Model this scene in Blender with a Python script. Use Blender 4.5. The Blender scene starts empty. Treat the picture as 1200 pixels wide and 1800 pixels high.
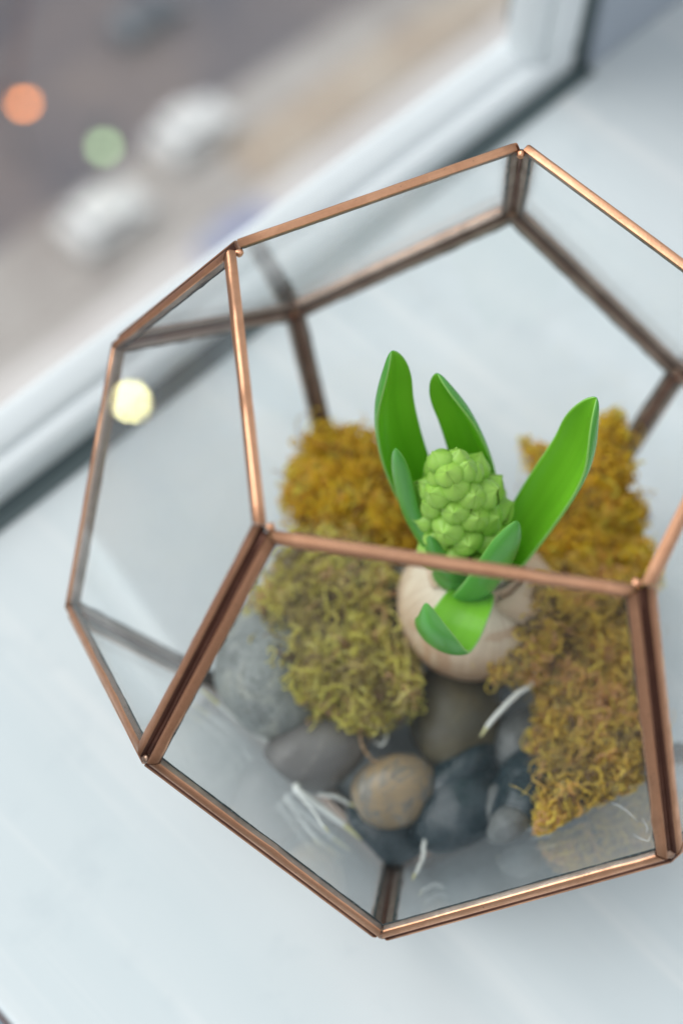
import bpy, bmesh, math, random
import numpy as np
from mathutils import Vector, Matrix, noise as mnoise

SC = bpy.context.scene
COL = SC.collection
rnd = random.Random(7)
nrg = np.random.default_rng(11)
S = 0.09                                   # edge of the terrarium, metres

# ------------------------------------------------------------------ camera
CAM_P = np.array([-2.4896687, -0.77775983, 5.62537428]) * S
RIGHT = np.array([0.47930937, -0.87723567, 0.02683495])
DOWN = np.array([-0.74892887, -0.42476282, -0.508608])
FWD = np.array([0.45756757, 0.22368311, -0.86057991])
FPX = 2564.68
cd = bpy.data.cameras.new('camera')
cam = bpy.data.objects.new('camera', cd)
COL.objects.link(cam)
cam.matrix_world = Matrix(((RIGHT[0], -DOWN[0], -FWD[0], CAM_P[0]),
                           (RIGHT[1], -DOWN[1], -FWD[1], CAM_P[1]),
                           (RIGHT[2], -DOWN[2], -FWD[2], CAM_P[2]), (0, 0, 0, 1)))
cd.sensor_fit = 'VERTICAL'
cd.sensor_height = 36
cd.sensor_width = 24
cd.lens = FPX / 1800 * 36
cd.clip_start = 0.01
cd.clip_end = 6000
cd.dof.use_dof = True
cd.dof.focus_distance = 4.58 * S
cd.dof.aperture_fstop = 4.4
SC.camera = cam

# ------------------------------------------------------------------ light
U = np.array([0.962, -0.2728, 0.0])        # along the window
V = np.array([-0.2728, -0.962, 0.0])       # from the window into the room
world = bpy.data.worlds.new('World')
SC.world = world
world.use_nodes = True
bg = world.node_tree.nodes['Background']
bg.inputs[0].default_value = (0.90, 0.955, 1.0, 1)
bg.inputs[1].default_value = 0.74


def area(name, loc, target, sx, sy, power, col):
    l = bpy.data.lights.new(name, 'AREA')
    l.shape = 'RECTANGLE'
    l.size, l.size_y, l.energy, l.color = sx, sy, power, col
    o = bpy.data.objects.new(name, l)
    COL.objects.link(o)
    o.location = loc
    o.rotation_euler = (Vector(target) - Vector(loc)).to_track_quat('-Z', 'Y').to_euler()
    return o


area('overcast_daylight', CAM_P + U * -38 + V * -74 + np.array([0, 0, 78]), CAM_P, 130, 120, 178000, (0.99, 0.985, 0.975))
area('room_fill', U * -0.75 + V * 1.0 + np.array([0, 0, 1.5]), (0, 0, 0.1), 0.8, 0.8, 0.5, (1.0, 0.93, 0.86))  # soft fill added from the room side; no lamp stands there

SC.view_settings.view_transform = 'Standard'
SC.view_settings.look = 'None'
SC.view_settings.exposure = 0.09
SC.view_settings.gamma = 1
SC.cycles.use_denoising = True
SC.cycles.transparent_max_bounces = 32
SC.cycles.max_bounces = 12
SC.cycles.glossy_bounces = 6
SC.cycles.diffuse_bounces = 6
SC.cycles.caustics_reflective = False
SC.cycles.caustics_refractive = False
SC.cycles.sample_clamp_indirect = 6


# ------------------------------------------------------------------ helpers
def at(px, py, z):
    """World point (metres) that the camera sees at photo pixel px,py at height z (edge lengths)."""
    d = RIGHT * ((px - 600) / FPX) + DOWN * ((py - 900) / FPX) + FWD
    return CAM_P + d * ((z * S - CAM_P[2]) / d[2])


def W(u, v, z):
    """window coordinates in edge lengths -> metres"""
    return (U * u + V * v) * S + np.array([0, 0, z * S])


WL = {}                                    # world location of every object


def link(o, parent=None, loc=(0, 0, 0)):
    COL.objects.link(o)
    loc = np.array(loc, float)
    WL[o.name] = loc
    if parent is not None:
        o.parent = parent
        o.location = loc - WL[parent.name]
    else:
        o.location = loc
    return o


def tag(o, label=None, cat=None, group=None, kind=None):
    if label: o['label'] = label
    if cat: o['category'] = cat
    if group: o['group'] = group
    if kind: o['kind'] = kind
    return o


def thing(name, loc, label, cat, group=None):
    o = bpy.data.objects.new(name, None)
    o.empty_display_size = 0.01
    link(o, None, loc)
    return tag(o, label, cat, group)


def mesh(name, verts, faces, mats, parent=None, smooth=True, fm=None, loc=None, uv=None, recalc=False):
    v = np.array(verts, float)
    c = v.mean(0) if loc is None else np.array(loc, float)
    me = bpy.data.meshes.new(name)
    me.from_pydata((v - c).tolist(), [], [list(map(int, f)) for f in faces])
    for m in (mats if isinstance(mats, (list, tuple)) else [mats]):
        me.materials.append(m)
    if fm is not None:
        me.polygons.foreach_set('material_index', np.array(fm, np.int32))
    if uv is not None:
        l = me.uv_layers.new(name='UVMap')
        idx = np.empty(len(me.loops), np.int32)
        me.loops.foreach_get('vertex_index', idx)
        l.data.foreach_set('uv', np.array(uv, np.float32)[idx].ravel())
    if recalc:
        b = bmesh.new()
        b.from_mesh(me)
        bmesh.ops.recalc_face_normals(b, faces=b.faces)
        b.to_mesh(me)
        b.free()
    me.polygons.foreach_set('use_smooth', np.full(len(me.polygons), smooth))
    me.update()
    o = bpy.data.objects.new(name, me)
    return link(o, parent, c)


def nrm(a):
    a = np.array(a, float)
    return a / (np.linalg.norm(a) + 1e-12)


def bevel_obj(o, w, seg=3):
    b = bmesh.new()
    b.from_mesh(o.data)
    bmesh.ops.bevel(b, geom=[e for e in b.edges], offset=w, segments=seg, profile=0.5, affect='EDGES')
    b.to_mesh(o.data)
    b.free()
    o.data.polygons.foreach_set('use_smooth', np.full(len(o.data.polygons), True))
    m = o.modifiers.new('normals', 'WEIGHTED_NORMAL')
    m.keep_sharp = False
    return o


BOXF = [(0, 1, 3, 2), (4, 6, 7, 5), (0, 4, 5, 1), (2, 3, 7, 6), (0, 2, 6, 4), (1, 5, 7, 3)]


def boxuv(name, u0, u1, v0, v1, z0, z1, mat, parent=None, bev=0.0, f=W):
    vs = [f(u, v, z) for u in (u0, u1) for v in (v0, v1) for z in (z0, z1)]
    o = mesh(name, vs, BOXF, mat, parent, smooth=False, recalc=True)
    if bev: bevel_obj(o, bev)
    return o


def prism_uv(name, u0, u1, prof, mat, parent=None, f=W, bev=0, miter=(0, 0)):
    """closed (v,z) profile swept along u"""
    n = len(prof)
    z0 = min(p[1] for p in prof)
    vs = [f(u0, v, z) for v, z in prof] + [f(u1, v, z) for v, z in prof]
    fs = [(k, (k + 1) % n, n + (k + 1) % n, n + k) for k in range(n)] + [tuple(range(n)), tuple(range(2 * n - 1, n - 1, -1))]
    o = mesh(name, vs, fs, mat, parent, smooth=False, recalc=True)
    if bev: bevel_obj(o, bev)
    return o


def tube(path, radii, nseg=8, cap=True):
    P = np.array(path, float)
    n = len(P)
    R = np.full(n, radii) if np.isscalar(radii) else np.array(radii, float)
    T = np.gradient(P, axis=0)
    T /= np.linalg.norm(T, axis=1)[:, None] + 1e-12
    a = np.cross(T[0], [0.31, 0.2, 0.93])
    a = nrm(a)
    vs, fs = [], []
    for i in range(n):
        a = nrm(a - T[i] * (a @ T[i]))
        b = np.cross(T[i], a)
        for k in range(nseg):
            t = 2 * math.pi * k / nseg
            vs.append(P[i] + R[i] * (a * math.cos(t) + b * math.sin(t)))
    for i in range(n - 1):
        for k in range(nseg):
            k2 = (k + 1) % nseg
            fs.append((i * nseg + k, i * nseg + k2, (i + 1) * nseg + k2, (i + 1) * nseg + k))
    if cap:
        fs.append(tuple(range(nseg - 1, -1, -1)))
        fs.append(tuple((n - 1) * nseg + k for k in range(nseg)))
    return vs, fs


def spline(pts, n):
    """Catmull-Rom through pts, n samples even in parameter"""
    P = np.array(pts, float)
    P = np.vstack([2 * P[0] - P[1], P, 2 * P[-1] - P[-2]])
    out = []
    m = len(P) - 3
    for i in range(n):
        t = i / (n - 1) * m
        k = min(int(t), m - 1)
        f = t - k
        a, b, c, d = P[k:k + 4]
        out.append(0.5 * (2 * b + (c - a) * f + (2 * a - 5 * b + 4 * c - d) * f * f + (3 * b - a - 3 * c + d) * f ** 3))
    return np.array(out)


# ------------------------------------------------------------------ materials
class NT:
    def __init__(s, name):
        s.m = bpy.data.materials.new(name)
        s.m.use_nodes = True
        s.t = s.m.node_tree
        s.t.nodes.clear()
        s.out = s.n('OutputMaterial')

    def n(s, kind, **kw):
        x = s.t.nodes.new('ShaderNode' + kind)
        for k, v in kw.items():
            if k.startswith('_'):
                setattr(x, k[1:], v)
            else:
                key = int(k[1:]) if k[0] == 'i' and k[1:].isdigit() else k.replace('__', ' ')
                if isinstance(v, bpy.types.NodeSocket):
                    s.t.links.new(v, x.inputs[key])
                else:
                    x.inputs[key].default_value = v
        return x

    def ramp(s, fac, stops, interp='LINEAR'):
        r = s.n('ValToRGB')
        s.t.links.new(fac, r.inputs[0])
        r.color_ramp.interpolation = interp
        e = r.color_ramp.elements
        while len(e) < len(stops): e.new(0.5)
        for k, (p, c) in enumerate(stops):
            e[k].position = p
            e[k].color = c if len(c) == 4 else (*c, 1)
        return r.outputs[0]

    def mix(s, fac, a, b, blend='MIX'):
        x = s.n('Mix', _data_type='RGBA', _blend_type=blend)
        for sock, v in ((x.inputs[0], fac), (x.inputs[6], a), (x.inputs[7], b)):
            if isinstance(v, bpy.types.NodeSocket):
                s.t.links.new(v, sock)
            elif isinstance(v, (int, float)):
                sock.default_value = v
            else:
                sock.default_value = (*v, 1) if len(v) == 3 else v
        return x.outputs[2]

    def math(s, op, a, b=0.0, c=0.0):
        x = s.n('Math', _operation=op)
        for sock, v in zip(x.inputs, (a, b, c)):
            if isinstance(v, bpy.types.NodeSocket):
                s.t.links.new(v, sock)
            else:
                sock.default_value = v
        return x.outputs[0]

    def coords(s, kind='Object', scale=(1, 1, 1), rot=(0, 0, 0)):
        tc = s.n('TexCoord')
        mp = s.n('Mapping', Vector=tc.outputs[kind], Scale=scale, Rotation=rot)
        return mp.outputs[0]

    def noise(s, vec, scale, detail=4, rough=0.55, dist=0.0):
        return s.n('TexNoise', Vector=vec, Scale=scale, Detail=detail, Roughness=rough, Distortion=dist).outputs[0]

    def bump(s, h, strength, dist):
        return s.n('Bump', Height=h, Strength=strength, Distance=dist).outputs[0]

    def done(s, sh):
        s.t.links.new(sh, s.out.inputs[0])
        return s.m


def principled(name, col, rough=0.5, metal=0.0, spec=0.5, **kw):
    t = NT(name)
    b = t.n('BsdfPrincipled', Base__Color=(*col, 1), Roughness=rough, Metallic=metal)
    b.inputs['Specular IOR Level'].default_value = spec
    for k, v in kw.items(): b.inputs[k.replace('__', ' ')].default_value = v
    return t.done(b.outputs[0])


def mat_copper(name, bright, dark, spot, r0, r1):
    t = NT(name)
    uv = t.coords('UV', (1, 1, 1))
    ob = t.coords('Object')
    streak = t.noise(t.coords('UV', (60, 2600, 1)), 1.0, 3, 0.6)
    cloud = t.noise(ob, 75, 5, 0.65, 0.4)
    fine = t.noise(ob, 1100, 3, 0.6)
    c = t.mix(t.ramp(cloud, [(0.42, (0, 0, 0)), (0.80, (1, 1, 1))]), bright, dark)
    c = t.mix(t.math('MULTIPLY', streak, 0.55), c, dark)
    c = t.mix(t.ramp(fine, [(0.66, (0, 0, 0)), (0.74, (0.8, 0.8, 0.8))]), c, spot)
    # tarnish where the ends were soldered
    ux = t.math('ABSOLUTE', t.n('SeparateXYZ', Vector=uv).outputs[0])
    endm = t.n('MapRange', Value=t.math('ADD', ux, t.math('MULTIPLY', cloud, 0.010)), i1=0.0425, i2=0.0495, i3=0.0, i4=0.8).outputs[0]
    c = t.mix(endm, c, tuple(x * 0.55 for x in dark))
    ro = t.n('MapRange', Value=cloud, i1=0.3, i2=0.7, i3=r0, i4=r1).outputs[0]
    h = t.math('ADD', t.math('MULTIPLY', streak, 0.6), fine)
    b = t.n('BsdfPrincipled', Base__Color=c, Roughness=ro, Metallic=1.0, Normal=t.bump(h, 0.25, 0.0002))
    return t.done(b.outputs[0])


M_COPPER = mat_copper('copper', (0.90, 0.485, 0.295), (0.54, 0.265, 0.15), (0.17, 0.09, 0.06), 0.26, 0.46)
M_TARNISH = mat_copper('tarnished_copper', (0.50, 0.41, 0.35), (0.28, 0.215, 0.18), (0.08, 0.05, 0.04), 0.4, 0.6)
M_GROOVE = mat_copper('dark_red_copper', (0.24, 0.115, 0.080), (0.12, 0.060, 0.048), (0.05, 0.03, 0.025), 0.45, 0.65)  # darkened by flux, with the groove's shade put into the colour as well
M_SOLDER = mat_copper('solder', (0.55, 0.36, 0.26), (0.20, 0.13, 0.10), (0.05, 0.04, 0.035), 0.25, 0.5)


def mat_sealant():
    t = NT('sealant')
    n = t.noise(t.coords('Object'), 900, 3, 0.7)
    c = t.ramp(n, [(0.35, (0.010, 0.022, 0.026)), (0.58, (0.03, 0.055, 0.06)), (0.72, (0.28, 0.33, 0.33))])
    b = t.n('BsdfPrincipled', Base__Color=c, Roughness=0.45, Normal=t.bump(n, 0.6, 0.0004))
    return t.done(b.outputs[0])


M_SEAL = mat_sealant()


def mat_glass(name, tint, dust_veil, dust_veil_col=(0.75, 0.8, 0.82), base=0.04, rough=0.02):
    t = NT(name)
    lw = t.n('LayerWeight', Blend=0.5)
    f5 = t.math('POWER', lw.outputs['Facing'], 5.0)
    fr = t.math('MULTIPLY_ADD', f5, 1 - base, base)
    tr = t.n('BsdfTransparent', Color=(*tint, 1))
    gl = t.n('BsdfGlossy', Color=(1, 1, 1, 1), Roughness=rough)
    m = t.n('MixShader', i0=fr, i1=tr.outputs[0], i2=gl.outputs[0])
    co = t.coords('Object')
    big = t.noise(co, 28, 4, 0.6, 0.8)
    spk = t.noise(co, 1900, 2, 0.5)
    mask = t.math('MULTIPLY_ADD', t.ramp(big, [(0.46, (0, 0, 0)), (0.68, (1, 1, 1))]), dust_veil, dust_veil * 0.3)
    spm = t.math('MULTIPLY', t.ramp(spk, [(0.735, (0, 0, 0)), (0.76, (1, 1, 1))]), min(1, dust_veil * 14))
    mask = t.math('ADD', mask, spm)
    df = t.n('BsdfDiffuse', Color=(*dust_veil_col, 1))
    m2 = t.n('MixShader', i0=mask, i1=m.outputs[0], i2=df.outputs[0])
    return t.done(m2.outputs[0])


M_GLASS = mat_glass('terrarium_glass', (0.994, 0.998, 0.998), 0.017, (0.56, 0.74, 0.80), base=0.020)  # dust, plus a painted haze in place of the pane's milky reflection
M_WGLASS = mat_glass('window_glass', (0.97, 0.98, 0.98), 0.008, base=0.03)
M_SMEAR = principled('dried_glue', (0.75, 0.78, 0.78), 0.4)


def mat_sill():
    t = NT('painted_sill')
    # object coords are world aligned: turn so that x runs along the window
    a = math.atan2(-0.2728, 0.962)
    g = t.coords('Object', (1, 1, 1), (0, 0, -a))
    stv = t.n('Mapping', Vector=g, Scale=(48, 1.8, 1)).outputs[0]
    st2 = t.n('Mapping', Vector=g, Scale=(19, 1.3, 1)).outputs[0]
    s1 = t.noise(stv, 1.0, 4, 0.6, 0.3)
    s2 = t.noise(st2, 1.0, 3, 0.5, 0.5)
    grain = t.noise(g, 420, 3, 0.6)
    base = t.mix(t.ramp(s2, [(0.3, (0, 0, 0)), (0.7, (1, 1, 1))]), (0.575, 0.635, 0.655), (0.66, 0.695, 0.705))
    pale_streaks = t.math('MULTIPLY', t.ramp(s1, [(0.52, (0, 0, 0)), (0.75, (1, 1, 1))]), 0.7)  # pale streaks running across the sill, away from the window
    base = t.mix(pale_streaks, base, (0.80, 0.80, 0.79))
    spots = t.noise(g, 35, 5, 0.7)
    base = t.mix(t.math('MULTIPLY', t.ramp(spots, [(0.56, (0, 0, 0)), (0.74, (1, 1, 1))]), 0.4), base, (0.50, 0.56, 0.59))
    ro = t.n('MapRange', Value=s1, i1=0.3, i2=0.7, i3=0.30, i4=0.46).outputs[0]
    h = t.math('MULTIPLY_ADD', grain, 0.3, s1)
    b = t.n('BsdfPrincipled', Base__Color=base, Roughness=ro, Normal=t.bump(h, 0.08, 0.0006))
    b.inputs['Specular IOR Level'].default_value = 0.4
    return t.done(b.outputs[0])


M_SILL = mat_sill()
M_LEDGE = principled('blue_painted_ledge', (0.36, 0.50, 0.62), 0.5)


def mat_frame():
    t = NT('window_frame_plastic')
    n = t.noise(t.coords('Object'), 60, 4, 0.6)
    c = t.mix(n, (0.80, 0.84, 0.86), (0.85, 0.88, 0.89))
    b = t.n('BsdfPrincipled', Base__Color=c, Roughness=0.28)
    return t.done(b.outputs[0])


M_FRAME = mat_frame()
M_POST = principled('grey_frame_post', (0.36, 0.40, 0.46), 0.4)
M_RUBBER = principled('rubber_seal', (0.085, 0.115, 0.12), 0.6)


def mat_leaf(name, c1, c2, spec=0.45, rough=0.36, trans=0.25):
    t = NT(name)
    vein = t.noise(t.coords('UV', (170, 2.5, 1)), 1.0, 3, 0.6)
    cl = t.noise(t.coords('Object'), 55, 3, 0.5)
    c = t.mix(cl, c1, c2)
    c = t.mix(t.ramp(vein, [(0.42, (0, 0, 0)), (0.66, (.55, .55, .55))]), c, tuple(x * 0.62 for x in c1))
    fl = t.noise(t.coords('Object'), 800, 3, 0.7)
    c = t.mix(t.ramp(fl, [(0.68, (0, 0, 0)), (0.74, (.35, .35, .35))]), c, (0.42, 0.60, 0.16))
    b = t.n('BsdfPrincipled', Base__Color=c, Roughness=rough, Normal=t.bump(vein, 0.22, 0.0005))
    b.inputs['Specular IOR Level'].default_value = spec
    tl = t.n('BsdfTranslucent', Color=(c1[0] * 1.6, c1[1] * 1.4, c1[2], 1))
    m = t.n('MixShader', i0=trans, i1=b.outputs[0], i2=tl.outputs[0])
    return t.done(m.outputs[0])


M_LIN = mat_leaf('leaf_inner', (0.270, 0.680, 0.035), (0.360, 0.780, 0.055), 0.5, 0.34, 0.45)
M_LOUT = mat_leaf('leaf_outer', (0.110, 0.430, 0.065), (0.180, 0.540, 0.090), 0.7, 0.26, 0.2)
M_LEDG = principled('leaf_margin', (0.27, 0.56, 0.12), 0.35)


def mat_floret():
    t = NT('floret_green')
    n = t.noise(t.coords('Object'), 260, 4, 0.6)
    rn = t.n('ObjectInfo').outputs['Random']
    c = t.mix(n, (0.170, 0.420, 0.030), (0.330, 0.600, 0.085))
    oz = t.n('SeparateXYZ', Vector=t.coords('Object')).outputs[2]
    c = t.mix(t.n('MapRange', Value=oz, i1=0.002, i2=0.009, i3=0.0, i4=0.45).outputs[0], c, (0.46, 0.72, 0.14))
    c = t.mix(t.math('MULTIPLY', rn, 0.35), c, (0.38, 0.60, 0.10))
    b = t.n('BsdfPrincipled', Base__Color=c, Roughness=0.42, Normal=t.bump(n, 0.22, 0.0006))
    b.inputs['Subsurface Weight'].default_value = 0.2
    b.inputs['Subsurface Radius'].default_value = (0.001, 0.002, 0.0005)
    return t.done(b.outputs[0])


M_FLORET = mat_floret()
M_STALK = principled('stalk_green', (0.25, 0.46, 0.09), 0.4)


def mat_bulb():
    t = NT('bulb_skin')
    g = t.coords('Object')
    sp = t.n('SeparateXYZ', Vector=g)
    ang = t.math('ARCTAN2', sp.outputs[1], sp.outputs[0])
    cv = t.n('CombineXYZ', X=t.math('MULTIPLY', ang, 11.0), Y=t.math('MULTIPLY', sp.outputs[2], 30.0)).outputs[0]
    st = t.noise(cv, 1.6, 5, 0.62, 0.7)
    pt = t.noise(g, 48, 3, 0.55, 0.8)
    hz = t.n('MapRange', Value=t.math('ADD', sp.outputs[2], t.math('MULTIPLY_ADD', pt, 0.024, -0.012)), i1=-0.020, i2=0.027, i3=0.0, i4=1.0).outputs[0]
    c = t.ramp(hz, [(0.0, (0.30, 0.185, 0.115)), (0.35, (0.52, 0.36, 0.235)), (0.6, (0.68, 0.53, 0.38)), (0.82, (0.80, 0.70, 0.54)), (1.0, (0.86, 0.80, 0.68))])
    c = t.mix(t.math('MULTIPLY', t.ramp(st, [(0.40, (1, 1, 1)), (0.60, (0, 0, 0))]), 0.32), c, (0.36, 0.22, 0.13))
    skin = t.noise(g, 33, 5, 0.6, 1.4)
    sk = t.ramp(skin, [(0.53, (0, 0, 0)), (0.545, (1, 1, 1))])
    c = t.mix(t.math('MULTIPLY', sk, 0.55), c, (0.50, 0.29, 0.17))
    h = t.math('ADD', t.math('MULTIPLY', st, 0.5), sk)
    b = t.n('BsdfPrincipled', Base__Color=c, Roughness=0.40, Normal=t.bump(h, 0.35, 0.0008))
    return t.done(b.outputs[0])


M_BULB = mat_bulb()
M_PAPER = principled('papery_skin', (0.62, 0.46, 0.31), 0.5)
M_ROOT = principled('white_root', (0.82, 0.84, 0.80), 0.35)
M_ROOTTIP = principled('root_tip', (0.70, 0.68, 0.36), 0.4)
M_TWIG = principled('twig_bark', (0.55, 0.27, 0.13), 0.6)


def mat_moss(name, cols):
    t = NT(name)
    a = t.n('Attribute', _attribute_name='tint')
    c = t.ramp(a.outputs['Fac'], [(k / (len(cols) - 1), x) for k, x in enumerate(cols)])
    b = t.n('BsdfPrincipled', Base__Color=c, Roughness=0.7)
    b.inputs['Specular IOR Level'].default_value = 0.25
    tl = t.n('BsdfTranslucent', Color=c)
    m = t.n('MixShader', i0=0.6, i1=b.outputs[0], i2=tl.outputs[0])
    return t.done(m.outputs[0])


M_MOSS_OLIVE = mat_moss('olive_moss', [(0.34, 0.22, 0.13), (0.62, 0.52, 0.24), (0.82, 0.74, 0.24), (0.93, 0.88, 0.26), (0.95, 0.91, 0.40), (0.88, 0.64, 0.38)])
M_MOSS_GOLD = mat_moss('golden_moss', [(0.46, 0.27, 0.08), (0.90, 0.64, 0.11), (0.98, 0.76, 0.09), (0.98, 0.80, 0.09), (0.93, 0.88, 0.22), (0.97, 0.68, 0.18)])
M_MOSS_OCHRE = mat_moss('ochre_moss', [(0.36, 0.23, 0.13), (0.74, 0.58, 0.18), (0.94, 0.74, 0.17), (0.96, 0.82, 0.21), (0.97, 0.69, 0.27), (0.90, 0.63, 0.34)])
M_MOSSCORE = principled('moss_soil', (0.46, 0.36, 0.12), 0.9)


def mat_stone(name, cols, scale=40, stretch=(1, 1, 1), speck=None, rough=0.4, bump=0.3, dist=1.0, vein=None):
    t = NT(name)
    co = t.coords('Object', stretch, (0.4, 0.5, 0.2))
    n = t.noise(co, scale, 6, 0.62, dist)
    c = t.ramp(n, [(0.28 + 0.44 * k / (len(cols) - 1), x) for k, x in enumerate(cols)])
    fn = t.noise(t.coords('Object'), 700, 4, 0.7)
    if vein:
        vn = t.noise(t.coords('Object', (1, 3.2, 1), (0.9, 0.2, 0.7)), 70, 6, 0.7, 1.6)
        c = t.mix(t.ramp(vn, [(0.56, (0, 0, 0)), (0.66, (.8, .8, .8)), (0.72, (.1, .1, .1))]), c, vein)
        dn = t.noise(t.coords('Object'), 160, 6, 0.75)
        rough = t.n('MapRange', Value=dn, i1=0.35, i2=0.65, i3=rough * .7, i4=rough + 0.22).outputs[0]
    if speck:
        c = t.mix(t.ramp(fn, [(0.50, (0, 0, 0)), (0.62, (1, 1, 1))]), c, speck)
    b = t.n('BsdfPrincipled', Base__Color=c, Roughness=rough, Normal=t.bump(fn, bump, 0.0006))
    return t.done(b.outputs[0])


# ------------------------------------------------------------------ the setting: sill, window, street
Z0 = -0.021                                # top of the sill, a hair below the copper feet
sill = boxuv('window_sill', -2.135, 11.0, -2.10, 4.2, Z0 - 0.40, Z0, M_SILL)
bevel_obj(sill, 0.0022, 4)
tag(sill, kind='structure')
led = boxuv('lower_ledge', -3.0, -2.16, -2.10, 4.2, Z0 - 0.62, Z0 - 0.03, M_LEDGE)
bevel_obj(led, 0.0015, 2)
tag(led, kind='structure')
M_FLOOR = principled('dark_floorboards', (0.07, 0.055, 0.045), 0.5)
tag(boxuv('unseen_room_floor', -60, 60, -2.0, 60, Z0 - 9.4, Z0 - 9.2, M_FLOOR), kind='structure')  # unseen floor, added dark so the copper and front pane mirror less brightness

win = thing('window', W(0.5, -2.1, Z0), 'pale grey plastic window with a rounded glazing bead behind the sill', 'window')
VG = -1.90                                 # front of the bottom rail
boxuv('rubber_gasket', -9, 3.30, VG - 0.05, VG + 0.11, Z0 + 0.001, Z0 + 0.012, M_RUBBER, win)
rail = [(VG, Z0 + 0.003), (VG + 0.002, 0.105), (VG - 0.012, 0.135), (VG - 0.05, 0.152), (VG - 0.20, 0.157), (VG - 0.305, 0.157), (VG - 0.305, Z0 + 0.003)]
prism_uv('bottom_rail', -9, 3.235, rail, M_FRAME, win, bev=0.0012)
bead = [(VG - 0.095, 0.153), (VG - 0.098, 0.172), (VG - 0.12, 0.196), (VG - 0.17, 0.218), (VG - 0.22, 0.232), (VG - 0.25, 0.233), (VG - 0.25, 0.153)]
prism_uv('glazing_bead', -9, 2.925, bead, M_FRAME, win, bev=0.0008)
# right stile of the sash: same section turned upright
st = lambda a, b, z: W(3.235 + (VG - 0) * 0 - (a), b, z)


def stile(name, prof, z0, z1, mat, bev):
    n = len(prof)
    vs = [W(u, v, z0) for u, v in prof] + [W(u, v, z1) for u, v in prof]
    fs = [(k, (k + 1) % n, n + (k + 1) % n, n + k) for k in range(n)] + [tuple(range(n)), tuple(range(2 * n - 1, n - 1, -1))]
    o = mesh(name, vs, fs, mat, win, smooth=False, recalc=True)
    bevel_obj(o, bev)
    return o


stile('side_stile', [(3.233, VG + 0.002), (3.05, VG + 0.004), (3.02, VG - 0.006), (2.995, VG - 0.035), (2.985, VG - 0.305), (3.233, VG - 0.305)], 0.160, 14, M_FRAME, 0.0012)
stile('glazing_bead', [(2.983, VG - 0.045), (2.955, VG - 0.048), (2.92, VG - 0.07), (2.89, VG - 0.12), (2.87, VG - 0.18), (2.865, VG - 0.215), (2.983, VG - 0.215)], 0.165, 14, M_FRAME, 0.001)
stile('rubber_gasket', [(3.237, VG + 0.03), (3.30, VG + 0.03), (3.30, VG - 0.5), (3.237, VG - 0.5)], Z0 + 0.014, 14, M_RUBBER, 0.0005)
stile('frame_post', [(3.305, VG + 0.075), (4.7, VG + 0.09), (4.7, VG - 0.3), (3.305, VG - 0.3)], Z0 + 0.003, 14, M_POST, 0.002)
prism_uv('bottom_rail', 4.72, 11.0, rail, M_FRAME, win, bev=0.0012)
boxuv('window_pane', 4.72, 11.0, VG - 0.295, VG - 0.255, 0.161, 14, M_WGLASS, win)
boxuv('window_pane', -9, 2.97, VG - 0.295, VG - 0.255, 0.161, 14, M_WGLASS, win)

# ---- street far below (metres, measured from the camera's foot)
GZ = -55.0
GO = np.array([CAM_P[0], CAM_P[1], CAM_P[2]])


def G(u, v, z):
    return GO + U * u + V * v + np.array([0, 0, GZ + z])


def mat_ground(name, cols, scale, rough=0.8):
    t = NT(name)
    n = t.noise(t.coords('Object'), scale, 5, 0.65, 0.6)
    c = t.ramp(n, [(0.3 + 0.4 * k / (len(cols) - 1), x) for k, x in enumerate(cols)])
    b = t.n('BsdfPrincipled', Base__Color=c, Roughness=rough)
    return t.done(b.outputs[0])


M_ASPH = mat_ground('dark_asphalt', [(0.078, 0.072, 0.090), (0.148, 0.118, 0.120), (0.23, 0.175, 0.152)], 0.10)
M_PAVE = mat_ground('pale_paving', [(0.515, 0.452, 0.429), (0.624, 0.569, 0.546), (0.655, 0.616, 0.585)], 0.16)
M_TAN = mat_ground('dry_grass_verge', [(0.359, 0.250, 0.179), (0.452, 0.351, 0.265), (0.530, 0.452, 0.374)], 0.25)
M_ROAD = mat_ground('grey_road', [(0.265, 0.222, 0.203), (0.374, 0.328, 0.300), (0.484, 0.437, 0.406)], 0.12)


def sheet(name, u0, u1, v0, v1, z, mat):
    o = mesh(name, [G(u0, v0, z), G(u1, v0, z), G(u1, v1, z), G(u0, v1, z)], [(0, 1, 2, 3)], mat, smooth=False, recalc=True)
    return tag(o, kind='structure')


sheet('street_ground', -3000, 3000, -3000, 3000, 0.0, M_ASPH)
boxuv('pavement', -60, 160, -37.6, -20, 0.004, 0.14, M_PAVE, f=G)['kind'] = 'structure'
sheet('road', -60, 160, -43.8, -37.7, 0.008, M_ROAD)
boxuv('verge', 35, 160, -41.0, -37.9, 0.012, 0.16, M_TAN, f=G)['kind'] = 'structure'

# ---- cars
M_CARW = principled('white_car_paint', (0.78, 0.76, 0.74), 0.35)
M_CARB = principled('blue_car_paint', (0.26, 0.27, 0.43), 0.3)
M_CARD = principled('dark_car_paint', (0.07, 0.08, 0.10), 0.3)
M_CARG = principled('car_glass', (0.30, 0.31, 0.32), 0.12, 0.0, 1.0)  # light grey base carries the sky's reflection in the colour
M_TYRE = principled('tyre_rubber', (0.03, 0.03, 0.03), 0.8)
M_RIM = principled('wheel_rim', (0.5, 0.5, 0.52), 0.35, 0.8)
M_HEAD = principled('headlight_lens', (0.85, 0.86, 0.88), 0.15)


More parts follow.
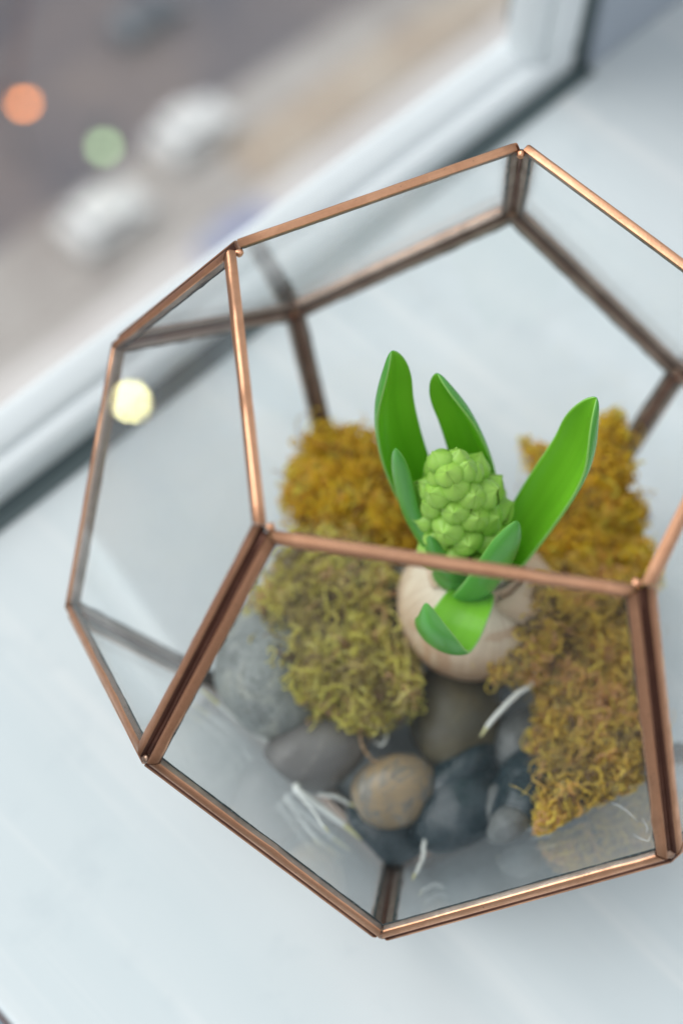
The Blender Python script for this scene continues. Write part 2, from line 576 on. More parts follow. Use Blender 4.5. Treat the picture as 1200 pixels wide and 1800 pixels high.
def car(u, v, paint, label, flip=1, group=None, tall=1.0, wide=1.0):
    base = G(u, v, 0.012)
    root = thing('parked_car', base, label, 'car', group)
    f = lambda a, b, z: base + U * a * flip + V * b * wide + np.array([0, 0, z * tall])
    prof = [(-2.15, 0.32), (-2.22, 0.62), (-2.15, 0.92), (-1.0, 1.00), (0.9, 1.02), (1.85, 0.90), (2.2, 0.72), (2.22, 0.35)]
    hw = [0.80, 0.88, 0.86, 0.84, 0.84, 0.82, 0.78, 0.78]

    def loft(name, prof, hw, mat, par, bev):
        n = len(prof)
        vs = [f(a, -w, z) for (a, z), w in zip(prof, hw)] + [f(a, w, z) for (a, z), w in zip(prof, hw)]
        fs = [(k, (k + 1) % n, n + (k + 1) % n, n + k) for k in range(n)] + [tuple(range(n)), tuple(range(2 * n - 1, n - 1, -1))]
        o = mesh(name, vs, fs, mat, par, smooth=False, recalc=True)
        if bev: bevel_obj(o, bev, 2)
        return o
    body = loft('body', prof, hw, paint, root, 0.06)
    loft('roof', [(-1.35, 1.36), (-1.15, 1.46), (0.25, 1.47), (0.48, 1.39)], [0.70, 0.72, 0.72, 0.70], paint, body, 0.02)
    loft('side_glass', [(-1.55, 0.96), (-1.25, 1.36), (0.38, 1.395), (0.80, 1.0)], [0.76, 0.61, 0.61, 0.77], M_CARG, root, 0.02)
    for a in (-1.35, 1.35):
        for s in (-1, 1):
            p, q = f(a, s * 0.62, 0.31), f(a, s * 0.86, 0.31)
            vs, fs = tube([p, q], 0.31, 16)
            w = mesh('wheel', vs, fs, M_TYRE, root, smooth=False)
            vs, fs = tube([q, f(a, s * 0.875, 0.31)], 0.19, 12)
            mesh('rim', vs, fs, M_RIM, w, smooth=False)
    for s in (-1, 1):
        vs = [f(2.06 + 0.16 * i, s * (0.48 + 0.24 * j), 0.66 + 0.12 * k) for i in (0, 1) for j in (0, 1) for k in (0, 1)]
        mesh('headlight', vs, BOXF, M_HEAD, root, smooth=False, recalc=True)
    return root


car(34.6, -42.5, M_CARW, 'white car on the far side of the road below, further to the right', tall=1.3, wide=1.35)
car(27.6, -41.1, M_CARW, 'white car on the road below, nearer the left edge', tall=1.3, wide=1.35)
car(31.6, -36.0, M_CARB, 'blue car parked on the pale pavement below the window')
car(38.5, -50.5, M_CARD, 'dark car standing on the asphalt beyond the orange lamp')

# ---- lamps in the street
def mat_emit(name, col, s):
    t = NT(name)
    return t.done(t.n('Emission', Color=(*col, 1), Strength=s).outputs[0])


M_POLE = principled('lamp_pole_metal', (0.16, 0.17, 0.18), 0.5, 0.6)


def globe(name, c, r, mat, parent):
    b = bmesh.new()
    bmesh.ops.create_icosphere(b, subdivisions=3, radius=r)
    me = bpy.data.meshes.new(name)
    b.to_mesh(me)
    b.free()
    me.materials.append(mat)
    me.polygons.foreach_set('use_smooth', np.full(len(me.polygons), True))
    return link(bpy.data.objects.new(name, me), parent, c)


def street_lamp(p, col, strength, r, label):
    p = np.array(p)
    foot = np.array([p[0], p[1], GO[2] + GZ])
    root = thing('street_lamp', foot, label, 'street lamp')
    out = V * -1.2
    vs, fs = tube([foot + out, foot + out + [0, 0, (p[2] - foot[2]) * 0.7], [*(foot + out)[:2], p[2] + 0.6]], [0.10, 0.08, 0.06], 8)
    mesh('pole', vs, fs, M_POLE, root)
    vs, fs = tube([[*(foot + out)[:2], p[2] + 0.55], [p[0], p[1], p[2] + 0.62]], 0.05, 8)
    mesh('arm', vs, fs, M_POLE, root)
    vs, fs = tube([p + [0, 0, 0.7], p + [0, 0, 0.50], p + [0, 0, r * 0.9]], [0.05, 0.10, r * 0.8], 12)
    mesh('lamp_shade', vs, fs, M_POLE, root)
    globe('bulb', p, r, mat_emit('lamp_glow', col, strength), root)
    return root


def far(px, py, zz):
    d = RIGHT * ((px - 600) / FPX) + DOWN * ((py - 900) / FPX) + FWD
    return CAM_P + d * ((GO[2] + GZ + zz - CAM_P[2]) / d[2])


street_lamp(far(42, 180, 5.0), (1.0, 0.31, 0.075), 12.0, 0.26, 'street lamp glowing orange over the dark asphalt far below')

# the green signal
gp = far(183, 258, 4.0)
foot = np.array([gp[0], gp[1], GO[2] + GZ])
tl = thing('traffic_light', foot, 'traffic light showing green beside the road far below', 'traffic light')
fc = nrm(np.array([-(gp - CAM_P)[0], -(gp - CAM_P)[1], 0]))
sd = np.cross(fc, [0, 0, 1])
bk = foot - fc * 0.45
vs, fs = tube([bk, bk + [0, 0, 5.0]], 0.09, 8)
mesh('pole', vs, fs, M_POLE, tl)
vs = [gp - fc * (0.22 + 0.18 * i) + sd * (0.3 * (2 * j - 1)) + np.array([0, 0, -0.4 + 1.7 * k]) for i in (0, 1) for j in (0, 1) for k in (0, 1)]
mesh('housing', vs, BOXF, M_CARD, tl, smooth=False, recalc=True)
for k, (mm, rr) in enumerate(((mat_emit('green_signal', (0.42, 0.62, 0.32), 5.0), 0.32), (M_CARD, 0.16), (M_CARD, 0.16))):
    g = globe('signal_lens', gp + np.array([0, 0, 0.0 + 0.52 * k]), rr, mm, tl)

# ------------------------------------------------------------------ the terrarium: a dodecahedron of panes
ring = {}
for k in range(5):
    t = math.radians(90 - 72 * k)
    t2 = t - math.radians(36)
    ring['ABCDE'[k]] = np.array([0.8507 * math.cos(t), 0.8507 * math.sin(t), 2.2270])
    ring['JKLFH'[k]] = np.array([1.3764 * math.cos(t), 1.3764 * math.sin(t), 1.3765])
    ring['MNOGI'[k]] = np.array([1.3764 * math.cos(t2), 1.3764 * math.sin(t2), 0.8505])
    ring['PQTSR'[k]] = np.array([0.8507 * math.cos(t2), 0.8507 * math.sin(t2), 0.0])
# the hand-soldered piece is a millimetre or two off regular
for kk, dd in {'A': [-0.0111, -0.0048, -0.0071], 'B': [-0.0025, -0.003, -0.0021], 'D': [0.0131, -0.005, 0.0057], 'E': [-0.013, 0.0006, -0.0067], 'J': [-0.0034, 0.0106, 0.001], 'I': [-0.0015, 0.0195, 0.0043], 'H': [-0.0004, 0.0055, 0.0012], 'G': [0.0039, 0.0055, 0.0035], 'F': [0.007, 0.0028, 0.0044], 'K': [-0.0055, -0.0206, -0.0083], 'M': [0.0012, -0.0051, -0.0007], 'N': [0.0068, 0.0122, 0.0068]}.items():
    ring[kk] = ring[kk] + np.array(dd)
FACES = ['AJMKB', 'BKNLC', 'CLOFD', 'DFGHE', 'EHIJA', 'JIRPM', 'KMPQN', 'LNQTO', 'FOTSG', 'HGSRI', 'PRSTQ']
CEN = np.array([0, 0, 1.1135]) * S


def fit_plane(F):
    P = [ring[k] * S for k in F]
    c = np.mean(P, 0)
    n = np.linalg.svd(np.array(P) - c)[2][2]
    return P, c, n if n @ (c - CEN) > 0 else -n


TH, WD = 0.0027, 0.0030                    # channel thickness and width
I0 = TH / 2 * 0.618 + 0.00035
T36 = math.tan(math.radians(36))
terr = thing('terrarium', (0, 0, Z0 * S), 'open geometric glass terrarium edged in copper holding the hyacinth', 'terrarium')
for fi, F in enumerate(FACES):
    P, c, n = fit_plane(F)
    # glass
    poly = []
    apo = 0.68819 * S
    sc = (apo - I0 - WD * 0.62) / apo
    ring_v = [c + (p - c) * sc for p in P]
    ring_v = [p - n * ((p - c) @ n) for p in ring_v]
    vs = [p + n * 0.0009 for p in ring_v] + [p - n * 0.0009 for p in ring_v]
    fs = [(0, 1, 2, 3, 4), (9, 8, 7, 6, 5)] + [(k, k + 5, (k + 1) % 5 + 5, (k + 1) % 5) for k in range(5)]
    pane = mesh('glass_pane', vs, fs, M_GLASS, terr, smooth=False, recalc=True)
    for k in range(5):
        a, b = P[k], P[(k + 1) % 5]
        e = nrm(b - a)
        mid = (a + b) / 2
        inn = nrm(c - mid)
        rim = F[k] in 'ABCDE' and F[(k + 1) % 5] in 'ABCDE'
        # channel section (inward, outward); chamfered outer corners, rolled
        h = TH / 2
        sec = [(I0, -h + .0002), (I0, h - .0007), (I0 + .0003, h - .00022), (I0 + .0009, h), (I0 + WD - .0006, h), (I0 + WD - .0002, h - .0001),
               (I0 + WD, h - .0004), (I0 + WD, -h + .0003), (I0 + WD - .0003, -h), (I0 + .0003, -h)]
        ns = 14
        vs, fs, fm, uv = [], [], [], []
        L = S / 2
        ph = rnd.random() * 50
        # a dent or lifted lip somewhere on each strip
        dent = [(rnd.uniform(-.9, .9), rnd.uniform(.03, .12), rnd.uniform(-.00045, .00045)) for _ in range(4)]
        cut = (rnd.uniform(.00005, .0006), rnd.uniform(.00005, .0006))
        for i in range(ns + 1):
            s = -1 + 2 * i / ns
            dl = sum(hh * math.exp(-((s - s0) / w0) ** 2) for s0, w0, hh in dent)
            for q, (ii, nn) in enumerate(sec):
                hl = L - ii * T36 - (cut[0] if s < 0 else cut[1])
                wob = 0.00010 * mnoise.noise((s * 4 + ph, q * 0.6, fi * 3.1))
                lip = dl + wob if q in (5, 6, 7, 8) else wob * 0.6
                nb = 0.00008 * mnoise.noise((s * 6 + ph + 9, q * 0.3, k * 2.3))
                vs.append(mid + e * (s * hl) + inn * (ii + lip) + n * (nn + nb))
                uv.append((s * hl, q * 0.0012))
        m = len(sec)
        for i in range(ns):
            for q in range(m):
                q2 = (q + 1) % m
                fs.append((i * m + q, i * m + q2, (i + 1) * m + q2, (i + 1) * m + q))
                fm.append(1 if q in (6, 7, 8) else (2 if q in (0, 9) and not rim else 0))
        fs += [tuple(range(m)), tuple(range((ns + 1) * m - 1, ns * m - 1, -1))]
        fm += [0, 0]
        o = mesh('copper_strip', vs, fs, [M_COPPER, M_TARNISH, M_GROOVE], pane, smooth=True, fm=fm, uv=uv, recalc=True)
        o.data.set_sharp_from_angle(angle=math.radians(38))
    # dark sealant line along the inner lip of every strip
    vs, fs = [], []
    for k in range(5):
        a, b = P[k], P[(k + 1) % 5]
        e = nrm(b - a)
        mid = (a + b) / 2
        inn = nrm(c - mid)
        ns = 40
        b0 = len(vs)
        ph = rnd.random() * 30
        for i in range(ns + 1):
            s = -1 + 2 * i / ns
            wv = 0.0004 + 0.0005 * mnoise.noise((s * 7 + ph, fi, 0)) + 0.0002 * mnoise.noise((s * 30 + ph, fi, 0))
            wv = max(wv, 0.0001)
            for (ii, nn) in ((I0 + WD - .0004, -.00092), (I0 + WD + wv, -.00098), (I0 + WD + wv * .6, -.0013), (I0 + WD - .0004, -.00138)):
                hl = L - ii * T36
                vs.append(mid + e * (s * hl) + inn * ii + n * nn)
        for i in range(ns):
            for q in range(4):
                fs.append((b0 + i * 4 + q, b0 + i * 4 + (q + 1) % 4, b0 + i * 4 + 4 + (q + 1) % 4, b0 + i * 4 + 4 + q))
    mesh('sealant', vs, fs, M_SEAL, pane, smooth=True, recalc=True)
    if F == 'DFGHE':
        front = pane
        fn, fcn = n, c
# solder seams closing the inside of the joints between panes
done = set()
for F in FACES:
    for k in range(5):
        key = ''.join(sorted((F[k], F[(k + 1) % 5])))
        if key in done or (key[0] in 'ABCDE' and key[1] in 'ABCDE'): continue
        done.add(key)
        a, b = ring[key[0]] * S, ring[key[1]] * S
        off = -nrm((a + b) / 2 - CEN) * 0.0017
        pp = np.array([a + (b - a) * f + off for f in np.linspace(.03, .97, 16)])
        vs, fs = tube(pp, [.00075 + .0002 * mnoise.noise(Vector(p * 260)) for p in pp], 6)
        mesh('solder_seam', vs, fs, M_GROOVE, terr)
# solder blobs at the corners
for kk, p in ring.items():
    p = p * S
    d = nrm(p - CEN)
    b = bmesh.new()
    bmesh.ops.create_icosphere(b, subdivisions=3, radius=0.0012 if kk in 'ABCDE' else 0.0015)
    top = kk in 'ABCDE'
    for v in b.verts:
        q = np.array(v.co)
        v.co = Vector(q * (1 + 0.35 * mnoise.noise(Vector(q * 700 + p * 900))))
    me = bpy.data.meshes.new('solder_joint')
    b.to_mesh(me)
    b.free()
    me.materials.append(M_COPPER if top else M_SOLDER)
    me.polygons.foreach_set('use_smooth', np.full(len(me.polygons), True))
    inset = 0.0030 if top else 0.0019
    link(bpy.data.objects.new('solder_joint', me), terr, p - d * inset + (np.array([0, 0, -0.0003]) if top else 0))


def on_front(px, py):
    d = RIGHT * ((px - 600) / FPX) + DOWN * ((py - 900) / FPX) + FWD
    t = ((fcn + fn * 0.00105) - CAM_P) @ fn / (d @ fn)
    return CAM_P + d * t


# dried glue smears by the lower right corner of the front pane
for pts in ([(1075, 1412), (1090, 1418), (1106, 1430), (1122, 1446)], [(1112, 1466), (1124, 1474), (1138, 1478), (1141, 1470)],
            [(1128, 1440), (1137, 1455), (1134, 1464)]):
    pp = spline([on_front(*q) for q in pts], 12)
    vs, fs = tube(pp, np.interp(np.arange(12), [0, 4, 8, 11], [.00004, .00013, .0001, .00003]), 5)
    mesh('glue_smear', vs, fs, M_SMEAR, front)

# ------------------------------------------------------------------ stones
PL = []
for F in FACES:
    c, n = fit_plane(F)[1:]
    PL.append((n, float(n @ c)))
PN = np.array([p[0] for p in PL])
PD = np.array([p[1] for p in PL])


def inside(X, gap=0.0022):
    """push points back behind the panes"""
    X = np.array(X, float)
    for _ in range(3):
        for n, d in PL:
            e = X @ n - (d - gap)
            X = X - np.clip(e, 0, None)[..., None] * n
    return X


def soften(X, gap=0.0020, k=0.0022):
    """like inside(), but rounds the flattened side"""
    X = np.array(X, float)
    for n, d in PL:
        e = (X @ n - (d - gap)) / k
        X = X - (k * np.logaddexp(0, e))[..., None] * n
    return inside(X, gap)


def at_in(px, py, z, clear):
    """like at(), but nudged inwards until it clears the panes"""
    p = at(px, py, z)
    for _ in range(4):
        for n, d in PL:
            p = p - n * max(0.0, n @ p - (d - clear))
    return p


def stone(px, py, z, rx, ry, rz, rot, mat, label, seed, lump=0.16, loc=None):
    c = at_in(px, py, z, 0.0022 + 0.50 * (rx + ry + rz) / 3 * S)
    b = bmesh.new()
    bmesh.ops.create_icosphere(b, subdivisions=4, radius=1)
    R = Matrix.Rotation(math.radians(rot[2]), 3, 'Z') @ Matrix.Rotation(math.radians(rot[1]), 3, 'Y') @ Matrix.Rotation(math.radians(rot[0]), 3, 'X')
    for v in b.verts:
        q = v.co.copy()
        k = 1 + lump * mnoise.noise(q * 0.9 + Vector((seed * 7.1, seed * 3.3, 0))) + lump * 0.35 * mnoise.noise(q * 2.3 + Vector((0, seed * 5.7, 1)))
        q = q * k
        v.co = R @ Vector((q.x * rx * S, q.y * ry * S, q.z * rz * S))
    Y = soften(c + np.array([v.co for v in b.verts])) - c
    for v, y in zip(b.verts, Y): v.co = y
    me = bpy.data.meshes.new('stone')
    b.to_mesh(me)
    b.free()
    me.materials.append(mat)
    me.polygons.foreach_set('use_smooth', np.full(len(me.polygons), True))
    o = link(bpy.data.objects.new('stone', me), None, c)
    tag(o, label, 'stone', 'river stones in the terrarium')
    return o


MS_SPECK = mat_stone('speckled_stone', [(0.14, 0.15, 0.145), (0.27, 0.29, 0.28), (0.46, 0.46, 0.40)], 75, speck=(0.13, 0.14, 0.13), rough=0.6)
MS_TAUPE = mat_stone('taupe_stone', [(0.125, 0.12, 0.118), (0.165, 0.158, 0.152), (0.20, 0.19, 0.18)], 25, rough=0.33, bump=0.25, vein=(0.31, 0.29, 0.265))
MS_STRIPE = mat_stone('striped_stone', [(0.12, 0.075, 0.040), (0.19, 0.17, 0.14), (0.36, 0.25, 0.13), (0.17, 0.165, 0.15), (0.62, 0.54, 0.43)], 52, (1, 1.6, 0.9), rough=0.35, bump=0.15, dist=2.2)
MS_DARK = mat_stone('dark_slate_stone', [(0.006, 0.018, 0.026), (0.012, 0.028, 0.037), (0.034, 0.054, 0.066)], 26, rough=0.22, bump=0.25, vein=(0.085, 0.105, 0.115))
MS_BROWN = mat_stone('brown_stone', [(0.05, 0.047, 0.035), (0.10, 0.085, 0.05), (0.15, 0.12, 0.065)], 32, rough=0.45, vein=(0.2, 0.17, 0.1))
MS_GREY = mat_stone('grey_stone', [(0.09, 0.10, 0.105), (0.15, 0.16, 0.16), (0.21, 0.22, 0.215)], 40, speck=(0.10, 0.11, 0.11), rough=0.42)

stone(492, 1165, .36, .34, .26, .22, (0, 10, 20), MS_SPECK, 'large pale speckled grey stone under the olive moss', 1)
stone(552, 1324, .34, .235, .150, .14, (0, 0, -32), MS_TAUPE, 'smooth taupe oval stone left of the round striped stone', 2, .10)
stone(694, 1390, .32, .138, .172, .170, (10, 0, 40), MS_STRIPE, 'round tan stone with grey swirls at the front', 3, .10)
stone(812, 1390, .24, .125, .25, .20, (0, 15, 75), MS_DARK, 'tall glossy dark slate stone right of the striped stone', 4, .12)
stone(800, 1250, .34, .24, .18, .13, (0, 0, 15), MS_BROWN, 'dark brown stone under the hyacinth bulb', 5)
stone(672, 1460, .15, .22, .17, .13, (0, 0, 30), MS_DARK, 'dark slate stone beneath the round striped stone', 6)
stone(922, 1310, .32, .14, .12, .13, (0, 0, 0), MS_GREY, 'grey stone behind the white root by the ochre moss', 7)
stone(893, 1420, .36, .11, .11, .12, (0, 0, 0), MS_GREY, 'small grey stone beside the tip of the ochre moss', 8)
stone(672, 1085, .34, .17, .22, .20, (0, 0, 20), MS_DARK, 'dark slate stone between the olive moss and the bulb', 10)
stone(960, 1430, .36, .19, .16, .15, (0, 0, -20), MS_DARK, 'dark stone under the low tip of the ochre moss', 11)
stone(1050, 1290, .32, .24, .22, .18, (0, 0, 0), MS_DARK, 'dark stone hidden beneath the middle of the ochre moss', 12)
stone(822, 1470, .24, .19, .19, .16, (0, 0, 0), MS_DARK, 'low dark stone at the front bottom edge', 13)
stone(905, 1490, .50, .085, .075, .075, (0, 0, 0), MS_GREY, 'smallest grey stone beside the lowest root', 18)
stone(1065, 1380, .44, .13, .12, .11, (0, 0, 0), MS_DARK, 'dark stone half covered by the ochre moss near the right edge', 19)
stone(868, 1462, .24, .15, .13, .13, (0, 0, 0), MS_DARK, 'dark stone low in the front row beside the small grey stones', 21)
stone(940, 1470, .40, .15, .12, .12, (0, 0, 0), MS_DARK, 'dark stone at the very front below the moss tip', 22)
stone(1010, 1430, .52, .11, .10, .09, (0, 0, 0), MS_DARK, 'small dark stone against the lower glass right of the moss tip', 23)
stone(610, 960, .20, .24, .22, .16, (0, 0, 0), MS_BROWN, 'brown stone under the golden moss behind', 14)
stone(1020, 1010, .20, .24, .22, .16, (0, 0, 0), MS_BROWN, 'brown stone under the golden moss on the right', 15)
stone(835, 1130, .16, .26, .24, .16, (0, 0, 0), MS_GREY, 'grey stone at the bottom beneath the bulb', 16)
stone(590, 1250, .17, .17, .15, .13, (0, 0, 0), MS_DARK, 'dark stone tucked behind the taupe oval stone', 17)

# ------------------------------------------------------------------ hyacinth
BC = at(833, 1064, .62)
NECK = BC + np.array([0, 0, .29 * S])
hy = thing('hyacinth', BC - np.array([0, 0, .26 * S]), 'young hyacinth with green bud and curved leaves growing from its bulb', 'plant')
prof = [(0, -.265), (.10, -.262), (.17, -.235), (.235, -.17), (.278, -.07), (.288, .01), (.275, .09), (.232, .17), (.165, .235), (.112, .275), (.094, .315), (.090, .35), (.076, .352), (.070, .31), (0, .30)]
vs, fs = [], []
NS = 48
for i, (r, z) in enumerate(prof):
    for k in range(NS):
        t = 2 * math.pi * k / NS
        q = 1 + .035 * mnoise.noise((math.cos(t) * 1.3, math.sin(t) * 1.3, z * 3)) + .02 * mnoise.noise((math.cos(t) * 6, math.sin(t) * 6, z * 2))
        zz = z + (.018 * mnoise.noise((math.cos(t) * 3, math.sin(t) * 3, 7)) if z > .25 else 0)
        vs.append(BC + np.array([r * q * math.cos(t), r * q * math.sin(t), zz * 1.0]) * np.array([1.05, 1.05, 1]) * S)
for i in range(len(prof) - 1):
    for k in range(NS):
        k2 = (k + 1) % NS
        fs.append((i * NS + k, i * NS + k2, (i + 1) * NS + k2, (i + 1) * NS + k))
bulb = mesh('bulb', vs, fs, M_BULB, hy, loc=BC)
sm = bulb.modifiers.new('smooth', 'SUBSURF')
sm.levels = sm.render_levels = 1
# papery flakes lifting off the neck of the bulb
for k, (a, ln, wd) in enumerate([(0.3, .12, .07), (-0.6, .09, .06), (-1.7, .10, .07), (2.2, .11, .06), (3.5, .08, .08), (-1.25, .28, .18), (-.75, .25, .14)]):
    vs, fs = [], []
    for i in range(7):
        f = i / 6
        z = .345 - ln * f - (.04 if k > 4 else 0)
        r = np.interp(z, [.09, .17, .235, .275, .315, .36], [.284, .242, .176, .124, .106, .118]) * 1.05 + .006 + .03 * (1 - f) * (k % 2) + (.006 * mnoise.noise((f * 2, k, 2)) if k > 4 else 0)
        for j in range(6):
            g = (j / 5 - .5) * wd / max(r, .1) * (1 - .55 * f ** 2) * 2
            w = .008 * mnoise.noise((i * .9, j * .8, k * 3.0))
            vs.append(BC + np.array([(r + w) * math.cos(a + g), (r + w) * math.sin(a + g), z + .02 * mnoise.noise((j * .7, k, 0)) * (1 - f)]) * S)
    for i in range(6):
        for j in range(5):
            fs.append((i * 6 + j, i * 6 + j + 1, i * 6 + j + 7, i * 6 + j + 6))
    o = mesh('skin_flake', vs, fs, M_PAPER, bulb)
    m = o.modifiers.new('thick', 'SOLIDIFY')
    m.thickness = .0003


def leaf(pts, widths, inner, th=.028, curl=1.0, hood=0.25, n=34, m=13, name='leaf'):
    """Fleshy channelled leaf. pts: metres. widths: (t, half width). inner: vector to which the upper face turns.
    curl: angle (rad) the cross-section wraps."""
    C = spline(pts, 200)
    d = np.r_[0, np.cumsum(np.linalg.norm(np.diff(C, axis=0), axis=1))]
    d /= d[-1]
    ts = 1 - (1 - np.linspace(0, 1, n)) ** 1.35
    C = np.array([[np.interp(t, d, C[:, k]) for k in range(3)] for t in ts])
    T = np.gradient(C, axis=0)
    T /= np.linalg.norm(T, axis=1)[:, None]
    wt, ww = zip(*widths)
    wf = np.interp(np.linspace(-.3, 1.3, 161), wt, ww)
    kern = np.exp(-(np.arange(-30, 31) / 13.0) ** 2)
    wsm = np.convolve(wf, kern / kern.sum(), 'same')[30:131]
    up = np.array(inner[0], float)
    vs, uv, fs, fm = [], [], [], []
    rows = []
    for i, t in enumerate(ts):
        if len(inner) > 1:
            up = (1 - t) * np.array(inner[0]) + t * np.array(inner[-1])
        N = nrm(up - T[i] * (up @ T[i]))
        up = N
        B = np.cross(T[i], N)
        w = float(np.interp(t, np.linspace(0, 1, 101), wsm)) * S
        # rounded tip
        x = max(0.0, (t - .80) / .20)
        w *= max(1 - x ** 2.1, 0.0) ** .62 if x > 0 else 1
        w = max(w, .00035)
        cu = curl * (1 + hood * max(0, (t - .75) / .25))
        thk = th * S * (0.35 + 0.65 * math.sqrt(max(0, 1 - max(0, (t - .8) / .2) ** 2)))
        row_t, row_b = [], []
        for j in range(m):
            s = -1 + 2 * j / (m - 1)
            a = s * cu / 2
            rad = w / max(math.sin(min(cu / 2, 1.45)), .05)
            p = C[i] + B * rad * math.sin(a) + N * rad * (1 - math.cos(a))
            nl = N * math.cos(a) - B * math.sin(a)
            tk = min(thk * (1 - .50 * s ** 4 - .12 * s * s), w * 0.8)
            row_t.append(p + nl * tk * .5)
            row_b.append(p - nl * tk * .5)
        rows.append(row_t + row_b[::-1])
        for j in range(m): uv.append((j / (m - 1) * .016, t * .1))
        for j in range(m): uv.append(((m - 1 - j) / (m - 1) * .016 + .03, t * .1))
    q = 2 * m
    vs = [p for r in rows for p in r]
    for i in range(n - 1):
        for j in range(q):
            j2 = (j + 1) % q
            fs.append((i * q + j, i * q + j2, (i + 1) * q + j2, (i + 1) * q + j))
            if j == m - 1 or j == q - 1: fm.append(2)
            elif j < m: fm.append(0)
            else: fm.append(1)
    fs += [tuple(range(q - 1, -1, -1)), tuple((n - 1) * q + k for k in range(q))]
    fm += [0, 1]
    o = mesh(name, vs, fs, [M_LIN, M_LOUT, M_LEDG], hy, fm=fm, uv=uv, recalc=True)
    s = o.modifiers.new('smooth', 'SUBSURF')
    s.levels = s.render_levels = 1
    return o


def base(ang, r=.05, dz=0.0):
    return NECK + np.array([r * math.cos(ang), r * math.sin(ang), dz]) * S


AX = lambda p: np.array([NECK[0] - p[0], NECK[1] - p[1], 0])
# camera directions on the ground: towards the camera is (-.9,-.44); image left is (-.48,.88)
toC = nrm(np.array([-.457, -.224, .86]))
IL = nrm(np.array([-.48, .877, 0]))         # image left
BK = nrm(np.array([.898, .44, 0]))          # away from the camera
UP = np.array([0, 0, 1.0])
b0 = NECK + np.array([0, 0, -.03 * S])
leaf([b0 + (IL * .03 + BK * .05) * S, at(752, 895, 1.12), at(702, 800, 1.34), at(679, 705, 1.60), at(688, 617, 1.86)],
     [(0, .05), (.3, .078), (.6, .090), (.85, .082), (1, .06)], [-BK - IL * .4 + UP * .2, -BK * .7 - IL * .85 + UP * .1], curl=1.9)
leaf([b0 + (IL * -.01 + BK * .07) * S, at(850, 900, 1.08), at(836, 800, 1.36), at(808, 720, 1.58), at(768, 656, 1.76)],
     [(0, .05), (.3, .076), (.6, .086), (.85, .080), (1, .06)], [-BK + IL * .10 + UP * .2, -BK * .75 + IL * .7 + UP * .0], curl=1.8)
leaf([b0 + (IL * -.06 + BK * .02) * S, at(905, 965, 1.08), at(960, 890, 1.28), at(1022, 795, 1.56), at(1048, 699, 1.84)],
     [(0, .05), (.25, .084), (.55, .097), (.82, .086), (1, .05)], [IL * .8 - BK * .7 + UP * .5, IL * 1.0 - BK * .42 + UP * .1], curl=2.3)
leaf([b0 + (IL * .065 - BK * .02) * S, at(768, 985, 1.10), at(722, 915, 1.26), at(703, 850, 1.42), at(696, 789, 1.60)],
     [(0, .055), (.3, .060), (.6, .058), (.85, .047), (1, .03)], [-IL * .9 + BK * .25, -IL * .8 + BK * .75], curl=1.6)
leaf([b0 + (IL * -.02 - BK * .06) * S, at(838, 1050, 1.06), at(862, 1018, 1.20), at(888, 968, 1.34), at(907, 916, 1.47)],
     [(0, .07), (.3, .085), (.6, .082), (.85, .062), (1, .03)], [BK + IL * .4 + UP * .3, BK + IL * .35 + UP * .1], curl=1.3)
leaf([b0 + (IL * .02 - BK * .06) * S, at(824, 1062, 1.06), at(802, 1104, 1.06), at(772, 1136, 1.08), at(756, 1110, 1.20), at(749, 1060, 1.30)],
     [(0, .05), (.25, .075), (.5, .105), (.68, .122), (.85, .085), (1, .025)], [UP + BK * .5], curl=1.25, hood=.15)
leaf([b0 + (IL * .05 - BK * .05) * S, at(790, 1022, 1.05), at(766, 985, 1.17), at(755, 942, 1.31)],
     [(0, .09), (.4, .085), (.7, .05), (1, .018)], [BK - IL * .6 + UP * .2, BK - IL * .6], curl=1.9, name='sheath_leaf')
leaf([b0 + (IL * .0 - BK * .065) * S, at(812, 1038, 1.02), at(805, 1008, 1.12), at(800, 985, 1.20)],
     [(0, .10), (.4, .11), (.8, .09), (1, .05)], [BK + UP * .2, BK], curl=2.1, name='sheath_leaf')
# stalk and flower
BB = at(822, 960, 1.08)
BT = at(791, 818, 1.55)
vs, fs = tube(spline([NECK - [0, 0, .003], (NECK + BB) / 2 + IL * .0005, BB, BB * .3 + BT * .7], 14), [.0055] * 9 + [.005, .0045, .004, .003, .002], 14)
stalk = mesh('flower_stalk', vs, fs, M_STALK, hy)


